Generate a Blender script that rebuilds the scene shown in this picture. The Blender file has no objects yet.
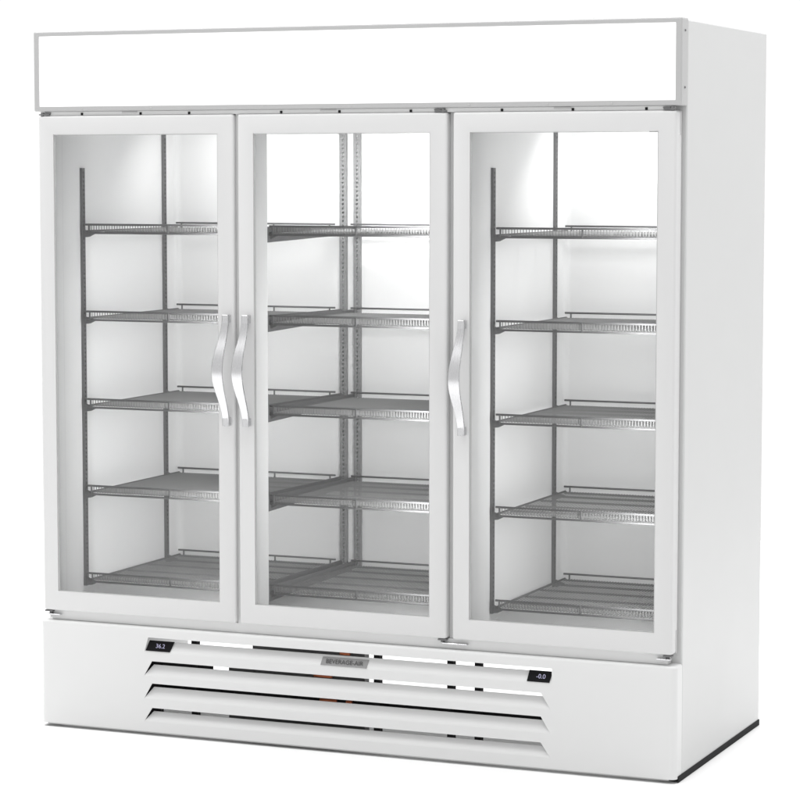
import bpy, bmesh, math
from mathutils import Vector

# ------------------------------------------------------------------ camera, studio light, exposure
SC = bpy.context.scene
COL = SC.collection

cam_data = bpy.data.cameras.new("camera")
cam_data.sensor_width = 36.0
cam_data.lens = 2654.88 / 800.0 * 36.0
cam_data.clip_start = 0.1
cam_data.clip_end = 500.0
cam = bpy.data.objects.new("camera", cam_data)
cam.location = (3.90977, -6.61549, 1.58678)
cam.rotation_euler = (math.pi / 2 - 0.086137, 0.0, 0.401106)
COL.objects.link(cam)
SC.camera = cam

world = bpy.data.worlds.new("World")
SC.world = world
world.use_nodes = True
wn, wl = world.node_tree.nodes, world.node_tree.links
wn.clear()
w_out = wn.new("ShaderNodeOutputWorld")
w_bg = wn.new("ShaderNodeBackground")
w_tc = wn.new("ShaderNodeTexCoord")
w_sep = wn.new("ShaderNodeSeparateXYZ")
w_ramp = wn.new("ShaderNodeMapRange")          # white wall of the studio behind, dimmer room in front
w_ramp.inputs["From Min"].default_value = 0.20
w_ramp.inputs["From Max"].default_value = 0.82
w_ramp.inputs["To Min"].default_value = 0.79
w_ramp.inputs["To Max"].default_value = 1.04
wl.new(w_tc.outputs["Generated"], w_sep.inputs[0])
wl.new(w_sep.outputs["Y"], w_ramp.inputs["Value"])
wl.new(w_ramp.outputs[0], w_bg.inputs["Strength"])
w_bg.inputs["Color"].default_value = (1, 1, 1, 1)
wl.new(w_bg.outputs[0], w_out.inputs[0])


def area_lamp(name, loc, rot, sx, sy, power, color=(1, 1, 1), spread=math.pi):
    d = bpy.data.lights.new(name, 'AREA')
    d.shape = 'RECTANGLE'
    d.size, d.size_y = sx, sy
    d.energy = power
    d.color = color
    d.spread = spread
    o = bpy.data.objects.new(name, d)
    o.location = loc
    o.rotation_euler = rot
    COL.objects.link(o)
    return o


area_lamp("studio_softbox", (-0.8, 1.1, 5.2), (0, 0, 0), 9.6, 6.4, 740.0)

SC.view_settings.view_transform = 'Standard'
SC.view_settings.look = 'None'
SC.view_settings.exposure = 0.0
SC.view_settings.gamma = 1.0
SC.render.engine = 'CYCLES'
SC.cycles.max_bounces = 12
SC.cycles.transparent_max_bounces = 16
SC.cycles.use_denoising = True

# ------------------------------------------------------------------ materials


def material(name, color, rough=0.5, metal=0.0, noise=0.0, nscale=40.0, bump=0.0, spec=0.5,
             stretch=(1, 1, 1)):
    m = bpy.data.materials.new(name)
    m.use_nodes = True
    nt = m.node_tree
    b = nt.nodes["Principled BSDF"]
    b.inputs["Base Color"].default_value = (*color, 1)
    b.inputs["Roughness"].default_value = rough
    b.inputs["Metallic"].default_value = metal
    b.inputs["Specular IOR Level"].default_value = spec
    if noise or bump:
        tc = nt.nodes.new("ShaderNodeTexCoord")
        mp = nt.nodes.new("ShaderNodeMapping")
        mp.inputs["Scale"].default_value = stretch
        nz = nt.nodes.new("ShaderNodeTexNoise")
        nz.inputs["Scale"].default_value = nscale
        nz.inputs["Detail"].default_value = 4
        nt.links.new(tc.outputs["Object"], mp.inputs[0])
        nt.links.new(mp.outputs[0], nz.inputs["Vector"])
        if noise:
            mr = nt.nodes.new("ShaderNodeMapRange")
            mr.inputs["To Min"].default_value = max(0.02, rough - noise)
            mr.inputs["To Max"].default_value = min(1.0, rough + noise)
            nt.links.new(nz.outputs["Fac"], mr.inputs["Value"])
            nt.links.new(mr.outputs[0], b.inputs["Roughness"])
        if bump:
            bp = nt.nodes.new("ShaderNodeBump")
            bp.inputs["Strength"].default_value = bump
            bp.inputs["Distance"].default_value = 0.002
            nt.links.new(nz.outputs["Fac"], bp.inputs["Height"])
            nt.links.new(bp.outputs[0], b.inputs["Normal"])
    return m


M = {}
M['paint'] = material('white_powder_coat_shaded', (0.575, 0.578, 0.576), 0.42, 0, 0.05, 6, 0.02)  # body white toned down: shade of the side panel set into the colour
M['grille'] = material('white_powder_coat_lit', (0.66, 0.662, 0.66), 0.42, 0, 0.05, 6, 0.02)  # same white lifted: brightness of the lit front set into the colour
M['door'] = material('white_door_frame', (0.620, 0.620, 0.620), 0.45, 0, 0.05, 8)  # door white lifted above the body for the lit front as well
M['trim'] = material('satin_grey_trim', (0.435, 0.435, 0.435), 0.4, 0.0, 0.05, 10)
M['liner'] = material('white_inner_liner', (0.86, 0.86, 0.86), 0.75, 0, 0.06, 5, 0.06, 0.2)
M['steel'] = material('brushed_steel', (0.66, 0.66, 0.67), 0.27, 1.0, 0.08, 30, 0.02, 0.5, (40, 1, 1))
M['zinc'] = material('zinc_plated_steel', (0.16, 0.16, 0.162), 0.65, 0.0, 0.08, 60, 0, 0.25)
M['channel'] = material('zinc_channel_lamplit', (0.26, 0.26, 0.262), 0.5, 0.0, 0.08, 60)  # zinc of the standards lifted: lamp light on the back pair in its colour
M['wire'] = material('grey_coated_wire', (0.24, 0.24, 0.24), 0.7, 0.0, spec=0.2)
M['dark'] = material('black_steel', (0.010, 0.010, 0.011), 0.8, 0.0, 0.05, 30, 0, 0.25)
M['rubber'] = material('dark_rubber', (0.06, 0.06, 0.06), 0.7)
M['gasket'] = material('grey_gasket', (0.48, 0.48, 0.48), 0.6)
M['copper'] = material('copper_tube', (0.75, 0.22, 0.10), 0.3, 0.6)
M['fins'] = material('condenser_fins', (0.10, 0.10, 0.10), 0.5, 0.4)
M['display'] = material('black_display', (0.004, 0.004, 0.005), 0.5, spec=0.15)
M['badge'] = material('pewter_badge', (0.30, 0.30, 0.30), 0.4, 0.6, 0.05, 40)
M['badge_text'] = material('badge_lettering', (0.07, 0.07, 0.07), 0.5)
M['floor'] = material('white_studio_floor', (0.86, 0.86, 0.86), 0.85, 0, 0.05, 3)


def emitter(name, color, strength):
    m = bpy.data.materials.new(name)
    m.use_nodes = True
    b = m.node_tree.nodes["Principled BSDF"]
    b.inputs["Base Color"].default_value = (0.8, 0.8, 0.8, 1)
    b.inputs["Emission Color"].default_value = (*color, 1)
    b.inputs["Emission Strength"].default_value = strength
    b.inputs["Roughness"].default_value = 0.35
    return m


M['sign'] = emitter('backlit_sign_acrylic', (1, 1, 1), 0.55)
M['digits'] = emitter('display_digits', (0.60, 0.58, 0.80), 0.55)
M['digits'].node_tree.nodes['Principled BSDF'].inputs['Base Color'].default_value = (0.10, 0.10, 0.14, 1)


def glass_material():
    m = bpy.data.materials.new('door_glass')
    m.use_nodes = True
    nt = m.node_tree
    nt.nodes.clear()
    out = nt.nodes.new("ShaderNodeOutputMaterial")
    mix = nt.nodes.new("ShaderNodeMixShader")
    tr = nt.nodes.new("ShaderNodeBsdfTransparent")
    tr.inputs[0].default_value = (0.965, 0.968, 0.967, 1)
    gl = nt.nodes.new("ShaderNodeBsdfGlossy")
    gl.inputs["Roughness"].default_value = 0.01
    fr = nt.nodes.new("ShaderNodeFresnel")
    fr.inputs[0].default_value = 1.38
    nt.links.new(fr.outputs[0], mix.inputs[0])
    nt.links.new(tr.outputs[0], mix.inputs[1])
    nt.links.new(gl.outputs[0], mix.inputs[2])
    nt.links.new(mix.outputs[0], out.inputs[0])
    return m


M['glass'] = glass_material()

# ------------------------------------------------------------------ mesh helpers


def obj(name, bm, mat, parent=None, smooth=False):
    me = bpy.data.meshes.new(name)
    bmesh.ops.recalc_face_normals(bm, faces=bm.faces)
    bm.to_mesh(me)
    bm.free()
    me.materials.append(mat)
    if smooth:
        for f in me.polygons:
            f.use_smooth = True
    o = bpy.data.objects.new(name, me)
    COL.objects.link(o)
    if parent:
        o.parent = parent
    return o


def new():
    return bmesh.new()


def box(bm, x0, x1, y0, y1, z0, z1, bev=0.0, seg=2):
    vs = [bm.verts.new((x, y, z)) for x in (x0, x1) for y in (y0, y1) for z in (z0, z1)]
    fs = [(0, 1, 3, 2), (4, 6, 7, 5), (0, 4, 5, 1), (2, 3, 7, 6), (0, 2, 6, 4), (1, 5, 7, 3)]
    faces = [bm.faces.new([vs[i] for i in f]) for f in fs]
    if bev:
        es = list({e for f in faces for e in f.edges})
        bmesh.ops.bevel(bm, geom=es, offset=bev, segments=seg, profile=0.5, affect='EDGES')
    return vs


def tube(bm, pts, r, n=8, caps=True):
    pts = [Vector(p) for p in pts]
    rings = []
    for i, p in enumerate(pts):
        a = pts[max(0, i - 1)]
        b = pts[min(len(pts) - 1, i + 1)]
        t = (b - a).normalized()
        ref = Vector((0, 0, 1)) if abs(t.z) < 0.9 else Vector((1, 0, 0))
        u = t.cross(ref).normalized()
        v = t.cross(u).normalized()
        rings.append([bm.verts.new(p + r * (math.cos(2 * math.pi * k / n) * u + math.sin(2 * math.pi * k / n) * v))
                      for k in range(n)])
    for a, b in zip(rings, rings[1:]):
        for k in range(n):
            bm.faces.new((a[k], a[(k + 1) % n], b[(k + 1) % n], b[k]))
    if caps:
        bm.faces.new(rings[0])
        bm.faces.new(list(reversed(rings[-1])))


def prism(bm, poly, axis, a, b):
    """extrude a 2-D polygon along an axis ('x': poly is (y,z); 'y': (x,z); 'z': (x,y))"""
    def put(p, t):
        if axis == 'x':
            return (t, p[0], p[1])
        if axis == 'y':
            return (p[0], t, p[1])
        return (p[0], p[1], t)
    A = [bm.verts.new(put(p, a)) for p in poly]
    B = [bm.verts.new(put(p, b)) for p in poly]
    n = len(poly)
    for i in range(n):
        bm.faces.new((A[i], A[(i + 1) % n], B[(i + 1) % n], B[i]))
    bm.faces.new(A)
    bm.faces.new(list(reversed(B)))


def ring_frame(bm, outer, inner, y0, y1, bev=0.0, seg=3, step=None):
    """rectangular picture frame in the xz plane between y0 (front) and y1 (back)"""
    def loop(r, y):
        x0, x1, z0, z1 = r
        return [bm.verts.new(p) for p in ((x0, y, z0), (x1, y, z0), (x1, y, z1), (x0, y, z1))]
    of, ob, jf, jb = loop(outer, y0), loop(outer, y1), loop(inner, y0), loop(inner, y1)
    sharp = []
    if step:                                       # rebate behind the glass: (depth, extra width)
        x0, x1, z0, z1 = inner
        wide = (x0 - step[1], x1 + step[1], z0 - step[1], z1 + step[1])
        js, jw = loop(inner, y0 + step[0]), loop(wide, y0 + step[0])
        for v, p in zip(jb, ((wide[0], wide[2]), (wide[1], wide[2]), (wide[1], wide[3]), (wide[0], wide[3]))):
            v.co.x, v.co.z = p
    for i in range(4):
        j = (i + 1) % 4
        bm.faces.new((of[i], of[j], jf[j], jf[i]))
        bm.faces.new((ob[j], ob[i], jb[i], jb[j]))
        bm.faces.new((of[j], of[i], ob[i], ob[j]))
        if step:
            bm.faces.new((jf[i], jf[j], js[j], js[i]))
            bm.faces.new((js[i], js[j], jw[j], jw[i]))
            bm.faces.new((jw[i], jw[j], jb[j], jb[i]))
        else:
            bm.faces.new((jf[i], jf[j], jb[j], jb[i]))
        for a, b in ((of[i], of[j]), (of[i], ob[i])):
            sharp.append(bm.edges.get((a, b)))
    if bev:
        bmesh.ops.bevel(bm, geom=sharp, offset=bev, segments=seg, profile=0.5, affect='EDGES')


def text_bm(body, size, extrude=0.0006, align='CENTER', spacing=1.0):
    cu = bpy.data.curves.new("lettering", 'FONT')
    cu.body = body
    cu.size = size
    cu.extrude = extrude
    cu.align_x = align
    cu.align_y = 'CENTER'
    cu.space_character = spacing
    t = bpy.data.objects.new("lettering", cu)
    COL.objects.link(t)
    dg = bpy.context.evaluated_depsgraph_get()
    dg.update()
    me = bpy.data.meshes.new_from_object(t.evaluated_get(dg))
    bm = bmesh.new()
    bm.from_mesh(me)
    bpy.data.objects.remove(t)
    bpy.data.curves.remove(cu)
    bpy.data.meshes.remove(me)
    return bm


# ------------------------------------------------------------------ dimensions (metres)
W, D, H = 1.908, 0.765, 1.978
Q = -0.053                      # plane of door faces, sign face and grille
WALL = 0.054
YB = 0.70                       # inner back wall
Z0, Z1 = 0.355, 1.800           # inside floor and ceiling
ZT = 0.2996                     # top of the grille panel
SIGN_Z = 1.7535
DIV = (1.216, 1.325)            # insulated wall between second and third bay
MULL = (0.604, 0.665)           # centre post between first and second bay
BAYS = [(WALL, 0.615), (0.662, DIV[0]), (DIV[1], W - WALL)]
SHELF_Z = [0.397, 0.654, 0.907, 1.1615, 1.4125]

# ------------------------------------------------------------------ floor
bm = new()
for v in ((-8, -10, 0), (10, -10, 0), (10, 4.5, 0), (-8, 4.5, 0)):
    bm.verts.new((v[0], v[1], -0.0110))
bm.faces.new(bm.verts)
floor = obj('floor', bm, M['floor'])
floor['kind'] = 'structure'

# ------------------------------------------------------------------ the refrigerator
fridge = bpy.data.objects.new('display_refrigerator', None)
COL.objects.link(fridge)
fridge['label'] = 'white upright display refrigerator with three glass doors and blank lit sign on top'
fridge['category'] = 'refrigerator'

# cabinet shell: side skins, top, back, box floor, header and sill round the opening
bm = new()
box(bm, 0.0, WALL, 0.0, D, 0.0, H - 0.004, 0.004)
box(bm, W - WALL, W, 0.0, D, 0.0, H - 0.004, 0.004)
box(bm, WALL, W - WALL, 0.002, D - 0.002, Z1, H - 0.006)
box(bm, WALL, W - WALL, YB, D - 0.002, 0.30, Z1)
box(bm, WALL, W - WALL, 0.002, YB, 0.30, Z0)
body = obj('cabinet_body', bm, M['paint'], fridge)

# inner liner sheets (a hair proud of the shell), with coved rear corners
bm = new()
e = 0.0015


def liner_bay(bm, xa, xb, ya=0.006):
    c = 0.022
    prof = [(xa + e, ya), (xa + e, YB - c)]
    for k in range(1, 6):
        a = k / 6 * math.pi / 2
        prof.append((xa + e + c - c * math.cos(a), YB - e - c + c * math.sin(a)))
    prof.append((xa + e + c, YB - e))
    prof.append((xb - e - c, YB - e))
    for k in range(1, 6):
        a = k / 6 * math.pi / 2
        prof.append((xb - e - c + c * math.sin(a), YB - e - c + c * math.cos(a)))
    prof += [(xb - e, YB - e - c), (xb - e, ya)]
    lo = [bm.verts.new((p[0], p[1], Z0 + e)) for p in prof]
    hi = [bm.verts.new((p[0], p[1], Z1 - e)) for p in prof]
    for i in range(len(prof) - 1):
        bm.faces.new((lo[i], lo[i + 1], hi[i + 1], hi[i]))
    bm.faces.new(lo)
    bm.faces.new(hi)


liner_bay(bm, WALL, DIV[0])
liner_bay(bm, DIV[1], W - WALL)
liner = obj('inner_liner', bm, M['liner'], fridge, smooth=False)
bm = new()
box(bm, DIV[0], DIV[1], 0.002, YB, Z0, Z1)
obj('divider_wall', bm, M['liner'], fridge)
bm = new()
box(bm, MULL[0], MULL[1], 0.002, 0.088, Z0 + 0.002, Z1 - 0.002, 0.003)
obj('centre_post', bm, M['liner'], fridge)

for xf in (WALL, DIV[1]):                          # added white sheet that lightens the shaded reveal at the door frame
    bm = new()
    box(bm, xf, xf + 0.0014, -0.040, 0.0055, 0.372, 1.702)
    obj('reveal_lightener', bm, M['liner'], fridge)

# ------------------------------------------------------------------ lit sign on top
bm = new()
ring_frame(bm, (0.0, W, SIGN_Z, H), (0.0165, W - 0.0165, SIGN_Z + 0.0135, H - 0.0135), Q, -0.0015, 0.004, 2)
sign = obj('lit_sign', bm, M['trim'], fridge)
bm = new()
box(bm, 0.0162, W - 0.0162, Q + 0.003, -0.002, SIGN_Z + 0.0132, H - 0.0132)
obj('sign_panel', bm, M['sign'], sign)


def screw(bm, c, ax, r=0.0035, h=0.0025):
    n = 10
    ax = Vector(ax)
    ref = Vector((0, 0, 1)) if abs(ax.z) < 0.9 else Vector((1, 0, 0))
    u = ax.cross(ref).normalized()
    v = ax.cross(u)
    lo, hi = [], []
    for k in range(n):
        d = math.cos(2 * math.pi * k / n) * u + math.sin(2 * math.pi * k / n) * v
        lo.append(bm.verts.new(Vector(c) + r * d))
        hi.append(bm.verts.new(Vector(c) + 0.7 * r * d + h * ax))
    for k in range(n):
        bm.faces.new((lo[k], lo[(k + 1) % n], hi[(k + 1) % n], hi[k]))
    bm.faces.new(hi)


for c, ax in (((W, Q + 0.026, 1.945), (1, 0, 0)), ((W, Q + 0.026, 1.80), (1, 0, 0))):
    bm = new()
    screw(bm, c, ax)
    obj('screw', bm, M['zinc'], sign, True)
for x in (0.155, 0.375, 0.72, 0.985, 1.325, 1.545, 1.72):       # in the lower edge of the sign
    bm = new()
    screw(bm, (x, Q + 0.0002, SIGN_Z + 0.0065), (0, -1, 0), 0.0030, 0.0015)
    obj('screw', bm, M['trim'], sign, True)
for x in (0.30, 1.35, 1.665):                                    # along the top edge
    bm = new()
    screw(bm, (x, Q + 0.012, H), (0, 0, 1), 0.0035, 0.003)
    obj('screw', bm, M['trim'], sign, True)

# header strip between sign and doors, with the plugs and clips one sees in the slot
bm = new()
box(bm, 0.03, W - 0.03, -0.045, -0.001, 1.7420, SIGN_Z - 0.0003, 0.001)
header = obj('header_strip', bm, M['grille'], fridge)
bm = new()
box(bm, 0.03, W - 0.03, -0.034, -0.001, ZT + 0.0004, 0.3275, 0.001)
obj('sill_gap_lightener', bm, M['grille'], fridge)  # added strip, set forward to catch light in the gap under the doors
bm = new()
box(bm, 0.6294, 0.6406, -0.038, -0.001, 0.3280, 1.7418)
obj('door_gap_lightener', bm, M['paint'], fridge)  # added filler so the deep gap between the doors stays light
bm = new()
box(bm, 1.2619, 1.2781, -0.028, -0.001, 0.3280, 1.7418)
obj('door_gap_lightener', bm, M['paint'], fridge)  # added likewise, lightens the gap at the third door
for x in (0.151, 0.338, 0.49, 0.772, 0.946, 1.155, 1.415, 1.612, 1.812):
    bm = new()
    box(bm, x - 0.0036, x + 0.0036, -0.0470, -0.0445, 1.7425, 1.7495, 0.001)
    obj('door_switch', bm, M['dark'], header)
for x in (0.305, 0.915, 1.585):
    bm = new()
    box(bm, x - 0.026, x + 0.022, -0.0470, -0.0445, 1.7472, 1.7522, 0.001)
    obj('clip', bm, M['gasket'], header)

# ------------------------------------------------------------------ doors
DZ0, DZ1 = 0.3285, 1.7415
YD1 = -0.009                    # back of a door


def handle_bm(x, zc):
    """bowed flat strap with a foot at either end"""
    bm = new()
    prof = []                   # (z offset, stand-off, half width)
    n = 36
    for i in range(n + 1):
        t = -1 + 2 * i / n
        a = abs(t)
        c = 0.5 + 0.5 * math.cos(math.pi * min(1.0, a * 1.06))
        off = 0.021 + 0.053 * c
        hw = 0.0096 + 0.0064 * c
        prof.append((t * 0.154, off, hw))
    th = 0.005
    rows = []
    for z, off, hw in prof:
        y = Q - off
        rows.append([bm.verts.new((x + dx, y + dy, zc + z)) for dx, dy in
                     ((-hw, th), (-hw, 0.001), (-hw + 0.001, 0), (hw - 0.001, 0), (hw, 0.001), (hw, th))])
    for a, b in zip(rows, rows[1:]):
        for k in range(6):
            bm.faces.new((a[k], a[(k + 1) % 6], b[(k + 1) % 6], b[k]))
    bm.faces.new(rows[0])
    bm.faces.new(list(reversed(rows[-1])))
    for s in (-1, 1):
        box(bm, x - 0.0085, x + 0.0085, Q - 0.0225, Q + 0.0005, zc + s * 0.1425 - 0.0115, zc + s * 0.1425 + 0.0115, 0.001, 1)
    return bm


def door(x0, x1, hinge, hx, leaf):
    bm = new()
    b = 0.0485
    ring_frame(bm, (x0, x1, DZ0, DZ1), (x0 + b, x1 - b, 0.3855, 1.6885), Q, YD1, 0.007, 3, (0.0068, 0.020))
    d = obj('door', bm, M['door'], fridge)
    for f in d.data.polygons:
        f.use_smooth = True
    mod = d.modifiers.new('edges', 'EDGE_SPLIT')
    mod.split_angle = math.radians(50)
    bm = new()
    ring_frame(bm, (x0 + 0.008, x1 - 0.008, DZ0 + 0.008, DZ1 - 0.008), (x0 + 0.027, x1 - 0.027, 0.362, 1.712), YD1, -0.0005)
    obj('magnetic_gasket', bm, M['gasket'], d)
    bm = new()
    box(bm, x0 + b - 0.004, x1 - b + 0.004, Q + 0.007, Q + 0.011, 0.3815, 1.6925)
    obj('glass_pane', bm, M['glass'], d)
    bm = new()
    r = (x0 + b, x1 - b, 0.3855, 1.6885)
    g = 0.0035
    ring_frame(bm, (r[0] + .0003, r[1] - .0003, r[2] + .0003, r[3] - .0003), (r[0] + g, r[1] - g, r[2] + g * .6, r[3] - g * .6), Q + 0.0045, Q + 0.0068)
    obj('glass_bead', bm, M['gasket'], d)
    h = obj('handle', handle_bm(hx, 1.0370), M['steel'], d)
    for f in h.data.polygons:
        f.use_smooth = True
    h.modifiers.new('edges', 'EDGE_SPLIT').split_angle = math.radians(35)
    s = 1 if hinge == 'right' else -1
    xe = x1 if s > 0 else x0
    # upper hinge: flat plate and pin above the door
    bm = new()
    xa, xb = sorted((xe - s * 0.002, xe - s * 0.036))
    box(bm, xa, xb, Q + 0.001, -0.0445, DZ1 + 0.0015, DZ1 + 0.005, 0.0008, 1)
    tube(bm, [(xe - s * 0.012, Q + 0.0055, DZ1 - 0.001), (xe - s * 0.012, Q + 0.0055, DZ1 + 0.0105)], 0.005, 12)
    box(bm, *sorted((xe - s * 0.018, xe - s * 0.038)), Q + 0.003, -0.0445, DZ1 + 0.005, DZ1 + 0.009, 0.0008, 1)
    obj('hinge', bm, M['zinc'], d)
    # lower hinge: bracket leaf with pin under the door corner
    bm = new()
    box(bm, xe + leaf[0], xe + leaf[1], Q + 0.004, -0.0335, DZ0 - 0.0145, DZ0 - 0.0110, 0.0008, 1)
    lf = obj('hinge_leaf', bm, M['steel'], d)
    bm = new()
    tube(bm, [(xe - s * 0.016, Q + 0.016, DZ0 - 0.011), (xe - s * 0.016, Q + 0.016, DZ0 + 0.001)], 0.0055, 12)
    box(bm, *sorted((xe - s * 0.001, xe - s * 0.026)), Q + 0.003, -0.0335, DZ0 - 0.0050, DZ0 - 0.0006, 0.001, 1)
    obj('hinge', bm, M['zinc'], d)
    # dark hinge-side end caps on the edge of the door
    for za, zb in ((DZ0 + 0.002, DZ0 + 0.062), (DZ1 - 0.062, DZ1 - 0.002)):
        bm = new()
        box(bm, *sorted((xe - s * 0.002, xe + s * 0.0012)), YD1 - 0.013, YD1 - 0.003, za, zb, 0.0006, 1)
        obj('edge_cap', bm, M['gasket'], d)
    return d


door(0.0125, 0.6290, 'left', 0.6110, (0.004, 0.050))
door(0.6410, 1.2615, 'right', 0.6715, (-0.014, 0.058))
door(1.2785, 1.8955, 'right', 1.3105, (-0.045, -0.006))

# ------------------------------------------------------------------ shelf standards (slotted uprights)


def standard_bm(z0, z1, w=0.0080, d=0.0080):
    """U-channel facing -y, 24 mm wide, with a row of slots; origin at its back"""
    bm = new()
    sw = 0.0028
    pitch, sh = 0.0127, 0.0062
    n = int((z1 - z0) / pitch)
    zs = []
    z = z0
    for i in range(n):
        zs.append((z, z + pitch - sh, False))
        zs.append((z + pitch - sh, z + pitch, True))
        z += pitch
    zs.append((z, z1, False))

    def quad(xa, xb, za, zb, y):
        bm.faces.new([bm.verts.new(p) for p in ((xa, y, za), (xb, y, za), (xb, y, zb), (xa, y, zb))])
    for za, zb, slot in zs:
        if slot:
            quad(-w, -sw, za, zb, -d)
            quad(sw, w, za, zb, -d)
        else:
            quad(-w, w, za, zb, -d)
    for x in (-w, w):
        bm.faces.new([bm.verts.new(p) for p in ((x, -d, z0), (x, 0, z0), (x, 0, z1), (x, -d, z1))])
        s = -1 if x < 0 else 1
        bm.faces.new([bm.verts.new(p) for p in ((x - s * .002, -d + .0015, z0), (x - s * .002, 0, z0), (x - s * .002, 0, z1), (x - s * .002, -d + .0015, z1))])
    bmesh.ops.remove_doubles(bm, verts=bm.verts, dist=1e-6)
    return bm


def standard(x, y, rot, z0, z1, w=0.0080, d=0.0080, mat=None):
    o = obj('shelf_standard', standard_bm(z0, z1, w, d), mat or M['zinc'], fridge)
    o.location = (x, y, 0)
    o.rotation_euler = (0, 0, rot)
    return o


R = math.pi / 2
for xw in (WALL + 0.0016, DIV[1] + 0.0016):          # on left-hand walls, facing right
    standard(xw, 0.112, R, 0.378, 1.5946)
    standard(xw, 0.612, R, 0.390, Z1 - 0.003)
for xw in (DIV[0] - 0.0016, W - WALL - 0.0016):      # on right-hand walls, facing left
    standard(xw, 0.112, -R, 0.378, 1.5946)
    standard(xw, 0.612, -R, 0.390, Z1 - 0.003)
for x in (0.6255, 0.6715):                           # pair on the back wall behind the centre post
    standard(x, YB - 0.0016, 0, 0.385, Z1 - 0.003, 0.0115, 0.010, M['channel'])

# ------------------------------------------------------------------ wire shelves
YF, YR = 0.100, 0.662


def make_shelf(width):
    bm = new()
    pitch = 0.0084
    n = int(round((width - 0.02) / pitch))
    r = 0.00115
    for i in range(n + 1):
        x = 0.010 + (width - 0.02) * i / n
        tube(bm, [(x, YR - 0.004, 0), (x, YF + 0.006, 0), (x, YF + 0.001, 0.004), (x, YF + 0.001, 0.0195)], r, 5, False)
    sh = obj('shelf', bm, M['wire'], fridge, True)
    bm = new()
    for y in (YF, YF + 0.115, YF + 0.235, YF + 0.36, YF + 0.47, YR):
        tube(bm, [(0, y, -0.0045), (width, y, -0.0045)], 0.0030, 8)
    for x in (0.003, width - 0.003):
        tube(bm, [(x, YF, 0.0), (x, YR, 0.0)], 0.0034, 8)
    obj('support_rods', bm, M['zinc'], sh, True)
    bm = new()
    tube(bm, [(0, YF + 0.001, 0.0195), (width, YF + 0.001, 0.0195)], 0.0030, 8)
    for x in (0.012, width * 0.5, width - 0.012):
        tube(bm, [(x, YF - 0.001, -0.0045), (x, YF - 0.001, 0.0195)], 0.0028, 8)
    obj('front_rail', bm, M['zinc'], sh, True)
    bm = new()
    tube(bm, [(0, YR - 0.002, 0.0145), (width, YR - 0.002, 0.0145)], 0.0028, 8)
    for x in (0.018, width * 0.62, width - 0.018):
        tube(bm, [(x, YR - 0.002, -0.0045), (x, YR - 0.002, 0.0145)], 0.0026, 8)
    obj('back_rail', bm, M['zinc'], sh, True)
    # clips that hook the shelf to the standards
    for x, s in ((0.0, -1), (width, 1)):
        for y in (0.112, 0.612):
            bm = new()
            prism(bm, [(x + s * 0.016, 0.006), (x - s * 0.010, -0.004), (x - s * 0.022, -0.0075), (x - s * 0.004, -0.016), (x + s * 0.016, -0.018)],
                  'y', y - 0.006, y + 0.006)
            obj('shelf_clip', bm, M['zinc'], sh)
    return sh


def copy_shelf(src, z):
    c = src.copy()
    COL.objects.link(c)
    c.parent = fridge
    c.location.z = z
    for ch in src.children:
        d = ch.copy()
        COL.objects.link(d)
        d.parent = c
    return c


for xa, xb in ((0.0755, 0.612), (0.664, 1.196), (1.3445, 1.836)):
    s0 = make_shelf(xb - xa)
    s0.location = (xa, 0, SHELF_Z[0])
    for z in SHELF_Z[1:]:
        copy_shelf(s0, z)

# channel arms between the centre post and the pair of standards behind it
for z in SHELF_Z:
    for x in (0.618, 0.661):
        bm = new()
        prism(bm, [(0.0875, z - 0.026), (0.0875, z + 0.017), (YB - 0.0118, z + 0.009), (YB - 0.0118, z - 0.012), (YB - 0.05, z - 0.016)],
              'x', x - 0.0025, x + 0.0025)
        obj('shelf_arm', bm, M['zinc'], fridge)

# lamps inside the cabinet (ceiling, out of sight behind the sign)
for xc, yc, wd, p in ((0.345, 0.44, 0.18, 1.0), (0.92, 0.30, 0.52, 2.7), (1.67, 0.46, 0.28, 2.1)):
    bm = new()
    box(bm, xc - wd / 2 - 0.01, xc + wd / 2 + 0.01, yc - 0.12, yc + 0.12, Z1 - 0.016, Z1 - 0.002, 0.003)
    obj('ceiling_light', bm, M['paint'], fridge)
    area_lamp('interior_lamp', (xc, yc, Z1 - 0.075), (math.radians(50 if wd > 0.4 else 32), 0, 0), wd, 0.12, p, (1, 1, 1), math.radians(110 if wd > 0.4 else 170))
# added fill lamps, unseen behind the posts, brightening the lower part of each bay
for xs, p in ((MULL[0], 2.7), (DIV[0] - 0.002, 3.4), (W - WALL - 0.002, 2.9)):
    bm = new()
    box(bm, xs - 0.012, xs - 0.0004, 0.008, 0.034, 0.41, 1.50, 0.002)
    obj('fill_lamp_housing', bm, M['paint'], fridge)
    area_lamp('bay_fill_lamp', (xs - 0.0165, 0.024, 0.95), (math.radians(90), 0, math.radians(50)), 0.018, 1.06, p, (1, 1, 1), math.radians(122))
# small door switch under the ceiling of the third bay
bm = new()
box(bm, 1.80, 1.822, 0.012, 0.035, 1.6865, Z1 - 0.0012, 0.002)
obj('lamp_switch', bm, M['trim'], fridge)

# ------------------------------------------------------------------ grille panel with pressed louvres
LXA = [(0.3380, 1.5610), (0.3635, 1.5335)]         # bottom and top ends of each opening
LZ = [(0.2285, 0.2705), (0.1600, 0.2030), (0.0950, 0.1390), (0.0295, 0.0690)]
bm = new()
rc = 0.016                                        # rounded front corners
xl, xr = rc, W - rc


def ngon(pts, y=Q):
    bm.faces.new([bm.verts.new((x, y, z)) for x, z in pts])


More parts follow.
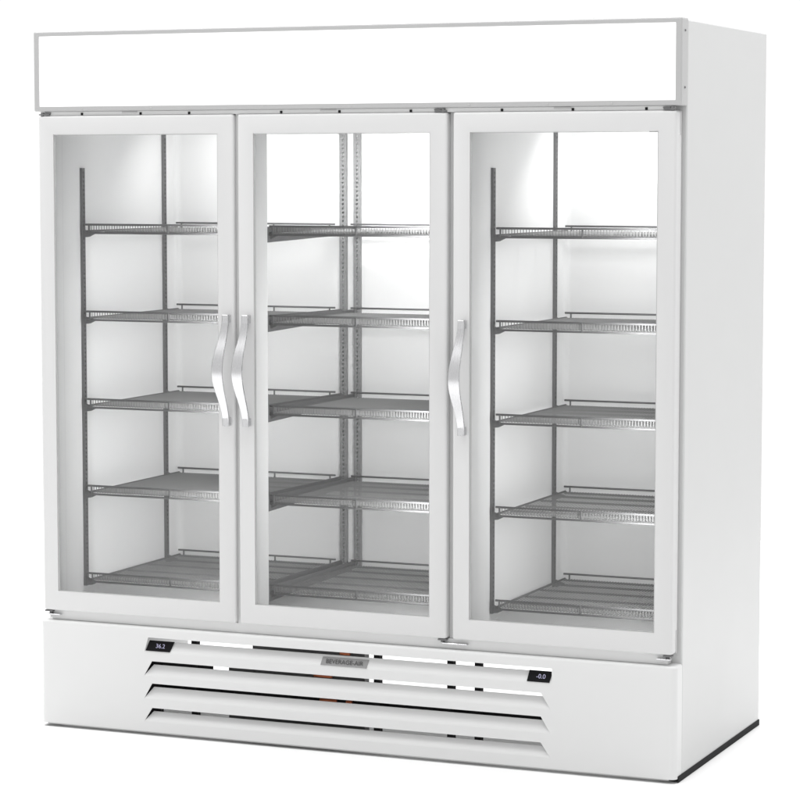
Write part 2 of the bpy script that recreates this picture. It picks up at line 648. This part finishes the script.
TH = 0.0016
LXR = [[(0.3400, 1.5640), (0.3520, 1.5640)], LXA, LXA, LXA]
prev = 0.0
for (zb, zt), LX in reversed(list(zip(LZ, LXR))):
    ngon([(xl, prev), (xr, prev), (xr, zb), (LX[0][1], zb), (LX[0][0], zb), (xl, zb)])
    ngon([(xl, zb), (LX[0][0], zb), (LX[1][0], zt), (xl, zt)])
    ngon([(LX[0][1], zb), (xr, zb), (xr, zt), (LX[1][1], zt)])
    prev = zt
    for (xa, za), (xb, zb2) in (((LX[0][0], zb), (LX[1][0], zt)), ((LX[0][1], zb), (LX[1][1], zt)), ((LX[1][0], zt), (LX[1][1], zt))):
        bm.faces.new([bm.verts.new(p) for p in ((xa, Q, za), (xb, Q, zb2), (xb, Q + TH, zb2), (xa, Q + TH, za))])
ngon([(xl, prev), (xr, prev), (xr, ZT - 0.008), (xl, ZT - 0.008)])
# rounded top edge, top return, rounded corners, side returns
def corner_profile(inset):
    pts = []
    r = rc - 0.0
    for k in range(9):
        a = k / 8 * math.pi / 2
        pts.append((r - r * math.cos(a) , Q + r - r * math.sin(a)))
    return pts                                   # from (0, Q+r) to (r, Q)


cp = corner_profile(0)
left = [(0.0, 0.0 - 0.0005)] + cp
full = left + [(W - x, y) for x, y in reversed(left)]
lo = [bm.verts.new((x, y, 0.0)) for x, y in full]
mid = [bm.verts.new((x, y, ZT - 0.008)) for x, y in full]
for i in range(len(full) - 1):
    if i == len(left) - 1:
        continue                                  # the flat front is already there
    bm.faces.new((lo[i], lo[i + 1], mid[i + 1], mid[i]))
prevr = mid
for k in range(1, 6):
    a = k / 5 * math.pi / 2
    off = 0.008 * (1 - math.cos(a))
    zz = ZT - 0.008 + 0.008 * math.sin(a)
    row = []
    for x, y in full:
        xx = min(max(x, off), W - off)
        # shrink towards the inside along the profile normal (approximate)
        cx = min(max(x, rc), W - rc)
        v = Vector((x - cx, y - (Q + rc)))
        if v.length > 1e-6 and y < Q + rc + 1e-6:
            v = v.normalized() * (rc - off) if abs(x - cx) > 1e-9 else Vector((0, -(rc - off)))
            row.append(bm.verts.new((cx + v.x, Q + rc + v.y, zz)))
        else:
            row.append(bm.verts.new((xx, y, zz)))
    for i in range(len(full) - 1):
        bm.faces.new((prevr[i], prevr[i + 1], row[i + 1], row[i]))
    prevr = row
bm.faces.new(prevr)
bmesh.ops.remove_doubles(bm, verts=bm.verts, dist=1e-5)
panel = obj('grille_panel', bm, M['grille'], fridge)
for f in panel.data.polygons:
    f.use_smooth = True
panel.modifiers.new('edges', 'EDGE_SPLIT').split_angle = math.radians(32)

REC = 0.015
for (zb, zt), LX in zip(LZ, LXR):
    bm = new()
    # the blade leans back from the lower lip; a small radius at its foot
    zt2 = zt - 0.0120
    pts = [(Q, zb), (Q + 0.0012, zb + 0.005), (Q + 0.005, zb + 0.012), (Q + REC, zt2)]
    f0 = LX[0][0] + 0.0002, LX[0][1] - 0.0002
    f1 = LX[1][0] + 0.0075, LX[1][1] - 0.0005
    rows = []
    for (y, z) in pts:
        t = (z - zb) / (zt - zb)
        xa = f0[0] + (f1[0] - f0[0]) * t
        xb = f0[1] + (f1[1] - f0[1]) * t
        rows.append([bm.verts.new((xa, y, z)), bm.verts.new((xb, y, z)), bm.verts.new((xb, y + TH, z)), bm.verts.new((xa, y + TH, z))])
    for a, b in zip(rows, rows[1:]):
        for k in range(4):
            bm.faces.new((a[k], a[(k + 1) % 4], b[(k + 1) % 4], b[k]))
    bm.faces.new(rows[0])
    bm.faces.new(rows[-1])
    lv = obj('louvre', bm, M['grille'], panel)

# temperature displays at both ends of the top louvre, leaning back with it


def tilted(name, xa, xb, zc, hgt, mat, parent, skew=0.0, lift=0.0):
    """slab lying parallel to the louvre face"""
    bm = new()
    y0, y1 = Q + 0.0025, Q + 0.0135
    za, zb = zc - hgt / 2, zc + hgt / 2
    pts = [(xa - skew, y0, za), (xb - skew, y0, za), (xb + 0.0, y1, zb), (xa + 0.0, y1, zb)]
    A = [bm.verts.new((p[0], p[1] - lift, p[2])) for p in pts]
    B = [bm.verts.new((p[0], p[1] - lift + 0.006, p[2] - 0.002)) for p in pts]
    for k in range(4):
        bm.faces.new((A[k], A[(k + 1) % 4], B[(k + 1) % 4], B[k]))
    bm.faces.new(A)
    bm.faces.new(list(reversed(B)))
    return obj(name, bm, mat, parent)


def lay_text(body, size, x, zc, mat, parent, name, spacing=1.0, lift=0.0012):
    bm = text_bm(body, size, 0.0002, 'CENTER', spacing)
    o = obj(name, bm, mat, parent)
    tilt = math.atan2(0.011, 0.03)
    o.rotation_euler = (math.pi / 2 - tilt, 0, 0)
    o.location = (x, Q + 0.008 - lift, zc)
    return o


d1 = tilted('temperature_display', 0.3520, 0.4290, 0.2470, 0.0285, M['display'], panel, 0.008, 0.004)
lay_text('36.2', 0.0172, 0.390, 0.2470, M['digits'], d1, 'digits', 1.0, 0.0062)
d2 = tilted('temperature_display', 1.4980, 1.5615, 0.2465, 0.0290, M['display'], panel, 0.004, 0.004)
lay_text('-0.0', 0.0172, 1.533, 0.2465, M['digits'], d2, 'digits', 1.0, 0.0062)
bd = tilted('badge', 0.8920, 1.0300, 0.2425, 0.0215, M['badge'], panel, 0.003, 0.004)
lay_text('BEVERAGE-AIR', 0.0172, 0.9600, 0.2425, M['badge_text'], bd, 'badge_lettering', 1.0, 0.0062)

# ------------------------------------------------------------------ machine compartment behind the grille
bm = new()
box(bm, 0.640, 0.985, 0.030, 0.062, 0.012, 0.292)
cond = obj('condenser', bm, M['fins'], fridge)
for xa, xb, y, z in ((0.915, 0.945, 0.022, 0.254), (0.835, 0.890, 0.022, 0.186), (0.865, 0.915, -0.003, 0.122), (0.945, 0.962, -0.003, 0.122)):
    bm = new()
    tube(bm, [(xa, y, z), (xb, y, z)], 0.006, 10)
    obj('copper_tube', bm, M['copper'], cond, True)
bm = new()
box(bm, 0.10, W - 0.10, 0.004, 0.020, 0.098, 0.150)
obj('cross_rail', bm, M['dark'], fridge)
bm = new()
box(bm, 0.318, 0.3745, -0.024, -0.004, 0.02, 0.212)
obj('louvre_end_dark', bm, M['dark'], fridge)  # added black block that gives the dark in the louvres' left ends
for x in (1.045, 1.262, 1.342, 0.483):
    bm = new()
    box(bm, x - 0.009, x + 0.009, -0.024, -0.004, 0.006, 0.292)
    obj('grille_stud', bm, M['dark'], fridge)
bm = new()
box(bm, 0.36, 0.540, -0.022, -0.016, 0.160, 0.2035)
obj('wiring_cover', bm, M['dark'], fridge)
bm = new()
box(bm, 0.566, 0.645, 0.028, 0.040, 0.03, 0.205)
obj('side_plate', bm, M['fins'], cond)

# dark base rails and front glides
for xa, xb in ((0.012, 0.060), (W - 0.060, W - 0.004)):
    bm = new()
    box(bm, xa, xb, -0.020, D - 0.004, -0.0108, -0.0004, 0.001, 1)
    obj('base_rail', bm, M['dark'], fridge)
bm = new()
box(bm, W + 0.0002, W + 0.0025, -0.034, D - 0.002, -0.0108, 0.0065, 0.0006, 1)
obj('edge_guard', bm, M['dark'], fridge)
bm = new()
box(bm, 0.02, W - 0.02, Q + 0.004, Q + 0.007, -0.004, -0.0004)
obj('bottom_lip', bm, M['gasket'], fridge)
